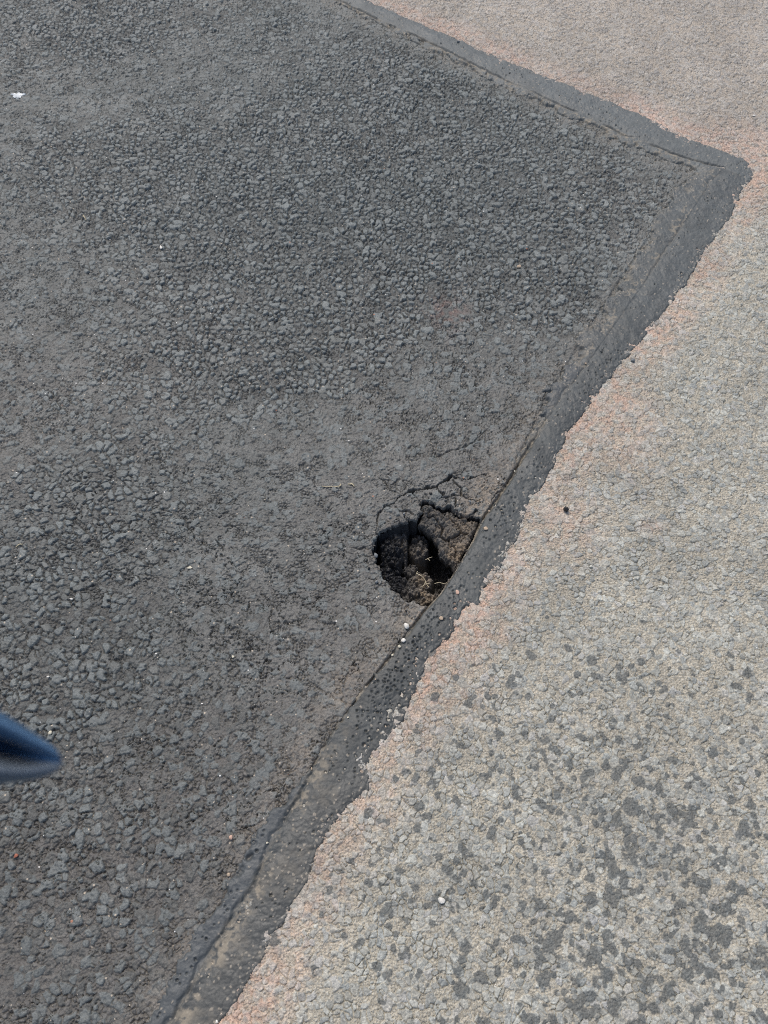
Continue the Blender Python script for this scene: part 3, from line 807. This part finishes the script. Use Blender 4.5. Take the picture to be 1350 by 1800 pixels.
m_white = plain_material('white_quartz', (0.66, 0.63, 0.56), 0.5, 300)
m_cream = plain_material('cream_stone', (0.60, 0.55, 0.42), 0.6, 300)
m_pink = plain_material('pink_stone', (0.50, 0.33, 0.25), 0.7, 300)
m_tan = plain_material('tan_stone', (0.40, 0.31, 0.22), 0.7, 300)
m_black = plain_material('black_tar', (0.018, 0.018, 0.018), 0.45, 300)
m_red = plain_material('brick_red_stone', (0.36, 0.13, 0.08), 0.8, 300)
m_straw = plain_material('dry_straw', (0.42, 0.36, 0.24), 0.7, 300)
m_paint = plain_material('white_residue', (0.72, 0.74, 0.72), 0.6, 200)
m_grey = plain_material('grey_stone', (0.17, 0.18, 0.18), 0.6, 300)
GRIT = 'loose grit lying on the road'
for a in [
    ('pebble', 714, 1102, 10, 11, m_white, 'white pebble lying at the seal just below the pothole', 'pebble', 1, .6, .4, 1),
    ('pebble', 709, 1127, 9, 8, m_white, 'pinkish white pebble second below the pothole, in the joint', 'pebble', 2, .6, .1, 0),
    ('pebble', 702, 1137, 6, 6, m_cream, 'small cream pebble lowest of the three in the joint below the pothole', 'pebble', 3, .6, .1, 0),
    ('pebble', 775, 1583, 17, 11, m_white, 'cream oval pebble on the pale road near the bottom', 'pebble', 4, .5, -.1, 0),
    ('tar_crumb', 995, 896, 9, 10, m_black, 'black tar crumb lying on the pale road right of the pothole', 'tar crumb', 5, .9, .8, 2),
    ('pebble', 854, 929, 9, 8, m_tan, 'tan pebble pressed into the seal above the pothole slit', 'pebble', 6, .3, .2, 0),
    ('pebble', 804, 1041, 7, 10, m_pink, 'pinkish tan pebble pressed into the seal right of the pothole bottom', 'pebble', 7, .3, .2, 0),
    ('pebble', 775, 1088, 8, 8, m_tan, 'tan pebble pressed into the seal lower right of the pothole', 'pebble', 8, .3, .2, 0),
    ('pebble', 402, 1538, 7, 7, m_tan, 'tiny tan stone beside the seal at the bottom', 'pebble', 9, .5, .2, 0),
    ('pebble', 125, 1053, 7, 5, m_white, 'white oval grit pellet beside a grey stone at the left edge', 'pebble', 10, .5, -.5, 0),
    ('pebble', 334, 998, 9, 5, m_cream, 'cream stone chip left of the pothole on the dark patch', 'pebble', 11, .4, 0, 1),
    ('asphalt_crumb', 661, 976, 9, 12, m_grey, 'grey stone crumb on the left rim of the pothole', 'asphalt crumb', 26, .7, .2, 0),
    ('pebble', 410, 1155, 5, 5, m_cream, 'tiny cream grain on the dark patch below left of the pothole', 'pebble', 12, .6, 0, 0),
    ('pebble', 30, 1504, 8, 7, m_red, 'brick red stone chip near the lower left corner', 'pebble', 13, .6, .3, 1),
    ('pebble', 912, 470, 11, 7, m_tan, 'tan chip on the coarse upper right of the patch', 'pebble', 14, .5, .3, 1),
    ('pebble', 283, 436, 5, 8, m_white, 'tiny white chip on the coarse stones upper left', 'pebble', 15, .5, .3, 0),
    ('pebble', 1325, 204, 7, 4, m_white, 'small white chip on the pale road at the upper right edge', 'pebble', 16, .4, .3, 0),
    ('pebble', 85, 1190, 6, 5, m_white, 'tiny white grain above the blue cloth', 'pebble', 17, .6, .3, 0),
    ('pebble', 88, 1288, 9, 7, m_cream, 'cream grit right above the tip of the blue cloth', 'pebble', 18, .5, .3, 1),
    ('pebble', 406, 1472, 8, 8, m_pink, 'pinkish stone at the inner side of the seal near the bottom', 'pebble', 19, .5, .3, 1),
    ('pebble', 381, 1796, 6, 7, m_white, 'white bead in the seal at the bottom edge', 'pebble', 20, .5, .3, 0),
    ('pebble', 896, 129, 5, 2, m_black, 'black chip on the top arm of the seal', 'tar crumb', 21, .6, .3, 0),
    ('pebble', 805, 74, 8, 4, m_grey, 'dark grey stone on the outer edge of the top seal', 'pebble', 22, .8, .2, 0),
    ('pebble', 1112, 634, 9, 7, m_grey, 'dark grey stone at the seal edge on pinkish dust', 'pebble', 23, .6, .5, 0),
]:
    o = pebble(*a)
    o['group'] = GRIT

for i, (u, v, w, lab) in enumerate([
    (648, 1000, 6, 'dark asphalt crumb just left of the pothole at mid height'),
    (662, 1024, 7, 'asphalt crumb at the lower left of the pothole rim'),
    (690, 1052, 5, 'small asphalt crumb directly under the left part of the pothole'),
    (714, 1074, 6, 'dark crumb between the pothole bottom and the first white pebble'),
    (686, 910, 6, 'asphalt crumb on the upper left rim of the pothole'),
    (710, 903, 5, 'small crumb on the top rim of the pothole, under the long crack'),
    (757, 867, 6, 'dark crumb between the two cracks above the pothole'),
    (826, 882, 6, 'asphalt crumb between the upper crack and the seal, right of the pothole top')]):
    o = pebble('asphalt_crumb', u, v, w, w * 0.8, m_grey if i % 3 else m_black, lab, 'asphalt crumb', 60 + i, .8, i * .7, 0)
    o['group'] = 'crumbs round the pothole rim'
for i, (u, v, w, lab) in enumerate([
    (860, 898, 5, 'tan grit grain in the seam right above the tan pebble by the pothole'),
    (905, 828, 4, 'cream grit grain in the open dark seam well above the pothole'),
    (1030, 640, 5, 'tan grit grain in the seam halfway from the pothole to the corner'),
    (690, 1152, 5, 'cream grit grain in the seam just below the three pale pebbles'),
    (660, 1196, 4, 'tan grit grain in the seam, second below the three pale pebbles'),
    (612, 1262, 4, 'cream grit grain in the seam where the dusty strip begins'),
    (548, 1352, 5, 'tan grit grain in the seam level with the blue cloth'),
    (470, 1482, 5, 'cream grit grain lowest in the seam, near the bottom')]):
    o = pebble('sand_grain', u, v, w, w * 0.8, m_cream if 'cream' in lab else m_tan, lab, 'grit', 80 + i, .7, i * .9, 0)
    o['group'] = 'grit along the seam'

def tube(name, pts, r, mat, label, cat, taper=0.5, extra=None):
    """thin bent stem through 3-D points, 6-sided"""
    bm = bmesh.new()
    lines = [pts] + (extra or [])
    for line in lines:
        line = [Vector(p) for p in line]
        fine = []
        for i in range(len(line) - 1):
            p0, p1, p2, p3 = line[max(i - 1, 0)], line[i], line[i + 1], line[min(i + 2, len(line) - 1)]
            for k in range(5):
                t = k / 5
                fine.append(0.5 * (2 * p1 + (p2 - p0) * t + (2 * p0 - 5 * p1 + 4 * p2 - p3) * t * t + (3 * p1 - p0 - 3 * p2 + p3) * t ** 3))
        fine.append(line[-1])
        rings = []
        for i, p in enumerate(fine):
            tg = (fine[min(i + 1, len(fine) - 1)] - fine[max(i - 1, 0)]).normalized()
            a = tg.cross(Vector((0, 0, 1)))
            a = a.normalized() if a.length > 1e-4 else Vector((1, 0, 0))
            b = a.cross(tg)
            rr = r * (1 - taper * i / len(fine)) * (1 + .25 * math.sin(i * 2.3))
            rings.append([bm.verts.new(p + (a * math.cos(k * math.pi / 3) + b * math.sin(k * math.pi / 3)) * rr) for k in range(6)])
        for i in range(len(rings) - 1):
            for k in range(6):
                bm.faces.new((rings[i][k], rings[i][(k + 1) % 6], rings[i + 1][(k + 1) % 6], rings[i + 1][k]))
        bm.faces.new(rings[0][::-1]); bm.faces.new(rings[-1])
    bmesh.ops.recalc_face_normals(bm, faces=bm.faces[:])
    me = bpy.data.meshes.new(name); bm.to_mesh(me); bm.free()
    me.polygons.foreach_set('use_smooth', [True] * len(me.polygons))
    me.materials.append(mat)
    o = bpy.data.objects.new(name, me); COL.objects.link(o)
    o['label'] = label; o['category'] = cat
    return o

def on(u, v, dz=0.0):
    x, y = P(u, v)
    return (x, y, surf(x, y) + 0.001 + dz)
def at(u, v, z):
    return (*P(u, v, z), z)

tube('seed_sprig', [on(566, 856), on(576, 857, .001), on(586, 856, .001), on(597, 857, .002), on(600, 853, .003)], 0.0011, m_straw,
     'pale dry sprig with a long tail, left of the two on the patch', 'plant bit', .1,
     [[on(590, 858), on(597, 856, .002), on(599, 852, .003)]])
tube('seed_sprig', [on(612, 852), on(619, 853, .002), on(623, 857, .002)], 0.0014, m_straw,
     'short pale dry sprig, right of the two on the patch above the pothole', 'plant bit', .2,
     [[on(617, 851), on(622, 854, .003)]])
tube('straw', [on(27, 960), on(34, 957, .001), on(40, 957, .001)], 0.0016, m_straw,
     'short pale straw lying near the left edge of the patch', 'plant bit', .2)
tube('straw', [on(146, 378), on(149, 383, .001), on(151, 386)], 0.0018, m_straw,
     'tiny pale straw on the coarse upper left of the patch', 'plant bit', .2)
tube('dry_root', [at(732, 1008, -.028), at(740, 1012, -.026), at(746, 1018, -.030), at(750, 1027, -.032), at(754, 1032, -.030)], 0.0011, m_straw,
     'pale bent root on the rubble inside the pothole', 'root', .4,
     [[at(732, 1009, -.030), at(734, 1004, -.028)], [at(748, 1024, -.030), at(744, 1030, -.032), at(740, 1031, -.035)], [at(750, 1027, -.03), at(756, 1025, -.028)]])
tube('dry_root', [at(764, 1026, -.030), at(772, 1024, -.028), at(782, 1026, -.024), at(790, 1020, -.018)], 0.0008, m_straw,
     'thin root reaching from the pothole to the edge of the seal', 'root', .4)
tube('dry_root', [at(748, 984, -.040), at(754, 981, -.038), at(760, 979, -.036)], 0.0008, m_straw,
     'tiny root tip on the chunk in the middle of the pothole', 'root', .4, [[at(752, 982, -.038), at(756, 986, -.038)]])

# white splash: thin irregular crust with a few flecks
def crust(u, v, w, h, seed):
    rnd = random.Random(seed)
    s = px_size(u, v)
    sy = abs(P(u, v - .5)[1] - P(u, v + .5)[1])
    bm = bmesh.new()
    x0, y0 = P(u, v)
    for (ou, ov, ww, hh) in ((0, 0, w, h), (w * .62, -h * .35, w * .35, h * .4), (-w * .55, -h * .2, w * .30, h * .3), (w * .15, h * .7, w * .16, h * .25)):
        n = 22
        top, bot = [], []
        for i in range(n):
            a = i / n * 2 * math.pi
            k = 0.5 * (1 + rnd.uniform(-.28, .28))
            px_, py_ = (ou + ww * k * math.cos(a)) * s, (-ov + hh * k * math.sin(a)) * sy
            zz = surf(x0 + px_, y0 + py_)
            top.append(bm.verts.new((px_, py_, max(zz, -.003) + .0010)))
            bot.append(bm.verts.new((px_, py_, zz - .003)))
        c = bm.verts.new((ou * s, -ov * sy, max(surf(x0 + ou * s, y0 - ov * sy), -0.001) + .0028))
        for i in range(n):
            j = (i + 1) % n
            bm.faces.new((top[i], top[j], c)); bm.faces.new((bot[i], bot[j], top[j], top[i]))
        bm.faces.new(bot[::-1])
    bmesh.ops.recalc_face_normals(bm, faces=bm.faces[:])
    me = bpy.data.meshes.new('bird_dropping'); bm.to_mesh(me); bm.free()
    me.materials.append(m_paint)
    o = bpy.data.objects.new('bird_dropping', me); COL.objects.link(o)
    o.location = (x0, y0, 0)
    o['label'] = 'white splash dried on the dark patch at the upper left edge'
    o['category'] = 'bird dropping'
crust(30, 167, 17, 8, 5)

# ------------------------------------------------------------------ the corner of a blue coat hanging into the view, close to the camera
def cam_point(u, v, depth):
    x, y = (u - 675.0) / F_PX * depth, (900.0 - v) / F_PX * depth
    c, s = math.cos(PITCH), math.sin(PITCH)
    return Vector((x, y * s + depth * c, CAM_H + y * c - depth * s))

def cloth_material(name, col, scale=900):
    m = bpy.data.materials.new(name)
    m.use_nodes = True
    N, L = m.node_tree.nodes, m.node_tree.links
    b = N['Principled BSDF']; b.inputs['Roughness'].default_value = 0.95
    b.inputs['Specular IOR Level'].default_value = 0.1
    tc = N.new('ShaderNodeTexCoord')
    w = N.new('ShaderNodeTexWave'); w.inputs['Scale'].default_value = scale; w.inputs['Distortion'].default_value = 1.5
    L.new(tc.outputs['Object'], w.inputs['Vector'])
    n = N.new('ShaderNodeTexNoise'); n.inputs['Scale'].default_value = 40
    L.new(tc.outputs['Object'], n.inputs['Vector'])
    mx = N.new('ShaderNodeMix'); mx.data_type = 'RGBA'
    mx.inputs[6].default_value = (*[c * .8 for c in col], 1); mx.inputs[7].default_value = (*[c * 1.2 for c in col], 1)
    L.new(n.outputs['Fac'], mx.inputs[0]); L.new(mx.outputs[2], b.inputs['Base Color'])
    bp = N.new('ShaderNodeBump'); bp.inputs['Distance'].default_value = 0.0004
    L.new(w.outputs['Fac'], bp.inputs['Height']); L.new(bp.outputs['Normal'], b.inputs['Normal'])
    return m

m_blue = cloth_material('blue_cloth', (0.090, 0.175, 0.300))
m_fold_shade = cloth_material('fold_shade_cloth', (0.070, 0.160, 0.300))  # blue cloth painted a little darker for the shade inside the fold
m_lining = cloth_material('grey_blue_lining', (0.165, 0.205, 0.255))

def coat():
    D = 0.25
    # section across the hem, from its upper edge to its lower edge: (share of the width, depth towards the ground)
    outer = [(0.0, .016), (.05, .004), (.14, -.003), (.24, -.004), (.32, .002), (.37, .010)]
    middle = [(.37, .010), (.40, .016), (.44, .021), (.50, .024), (.56, .021), (.60, .018)]
    inner = [(.60, .018), (.66, .008), (.72, .002), (.80, .000), (.90, .003), (.97, .010), (1.0, .018)]
    # stations from the tip to the left: upper edge v, lower edge v
    st = [(106, 1333, 1345), (105, 1327, 1351), (100, 1318, 1357), (88, 1306, 1363), (70, 1294, 1369), (50, 1281, 1374), (25, 1264, 1377),
          (0, 1249, 1380), (-40, 1226, 1385), (-100, 1192, 1392), (-180, 1150, 1402), (-280, 1098, 1415), (-400, 1036, 1430)]
    def sheet(name, sect, mat, parent):
        vs, n = [], len(sect)
        rnd = random.Random(3)
        for k, (u, va, vb) in enumerate(st):
            sc = 0.06 + 0.84 * max(0.0, min(1.0, (88 - u) / 60.0))
            for (f, dz) in sect:
                fold = 0.004 * math.sin(k * .9 + f * 5) * sc
                vs.append(cam_point(u + 4 * math.sin(f * math.pi) * (1 if k < 2 else 0), va + (vb - va) * f, D + dz * sc + fold))
        nrm = (cam_point(0, 1300, D + .01) - cam_point(0, 1300, D)).normalized()
        m0 = len(vs)
        vs2 = vs + [p + nrm * 0.0022 for p in vs]
        bm = bmesh.new()
        bv = [bm.verts.new(p - ORG) for p in vs2]
        for k in range(len(st) - 1):
            for i in range(n - 1):
                a = k * n + i
                bm.faces.new((bv[a], bv[a + 1], bv[a + n + 1], bv[a + n]))
                bm.faces.new((bv[a + m0], bv[a + n + m0], bv[a + n + 1 + m0], bv[a + 1 + m0]))
        def strip(ids):
            for a, b in zip(ids[:-1], ids[1:]):
                bm.faces.new((bv[a], bv[b], bv[b + m0], bv[a + m0]))
        K = len(st)
        strip([k * n for k in range(K)]); strip([k * n + n - 1 for k in range(K)])
        strip(list(range(n))); strip([(K - 1) * n + i for i in range(n)])
        bmesh.ops.recalc_face_normals(bm, faces=bm.faces[:])
        me = bpy.data.meshes.new(name); bm.to_mesh(me); bm.free()
        me.polygons.foreach_set('use_smooth', [True] * len(me.polygons))
        me.materials.append(mat)
        o = bpy.data.objects.new(name, me); COL.objects.link(o)
        md = o.modifiers.new('round', 'SUBSURF'); md.levels = 2; md.render_levels = 2
        o.parent = parent
        return o
    ORG = cam_point(-150, 1330, D)
    root = bpy.data.objects.new('coat', None); COL.objects.link(root)
    root.location = ORG
    root['label'] = 'blurred blue coat hem poking in at the left edge'
    root['category'] = 'coat'
    sheet('hem', outer, m_blue, root)
    sheet('inside_fold', middle, m_fold_shade, root)
    sheet('lining', inner, m_lining, root)
coat()
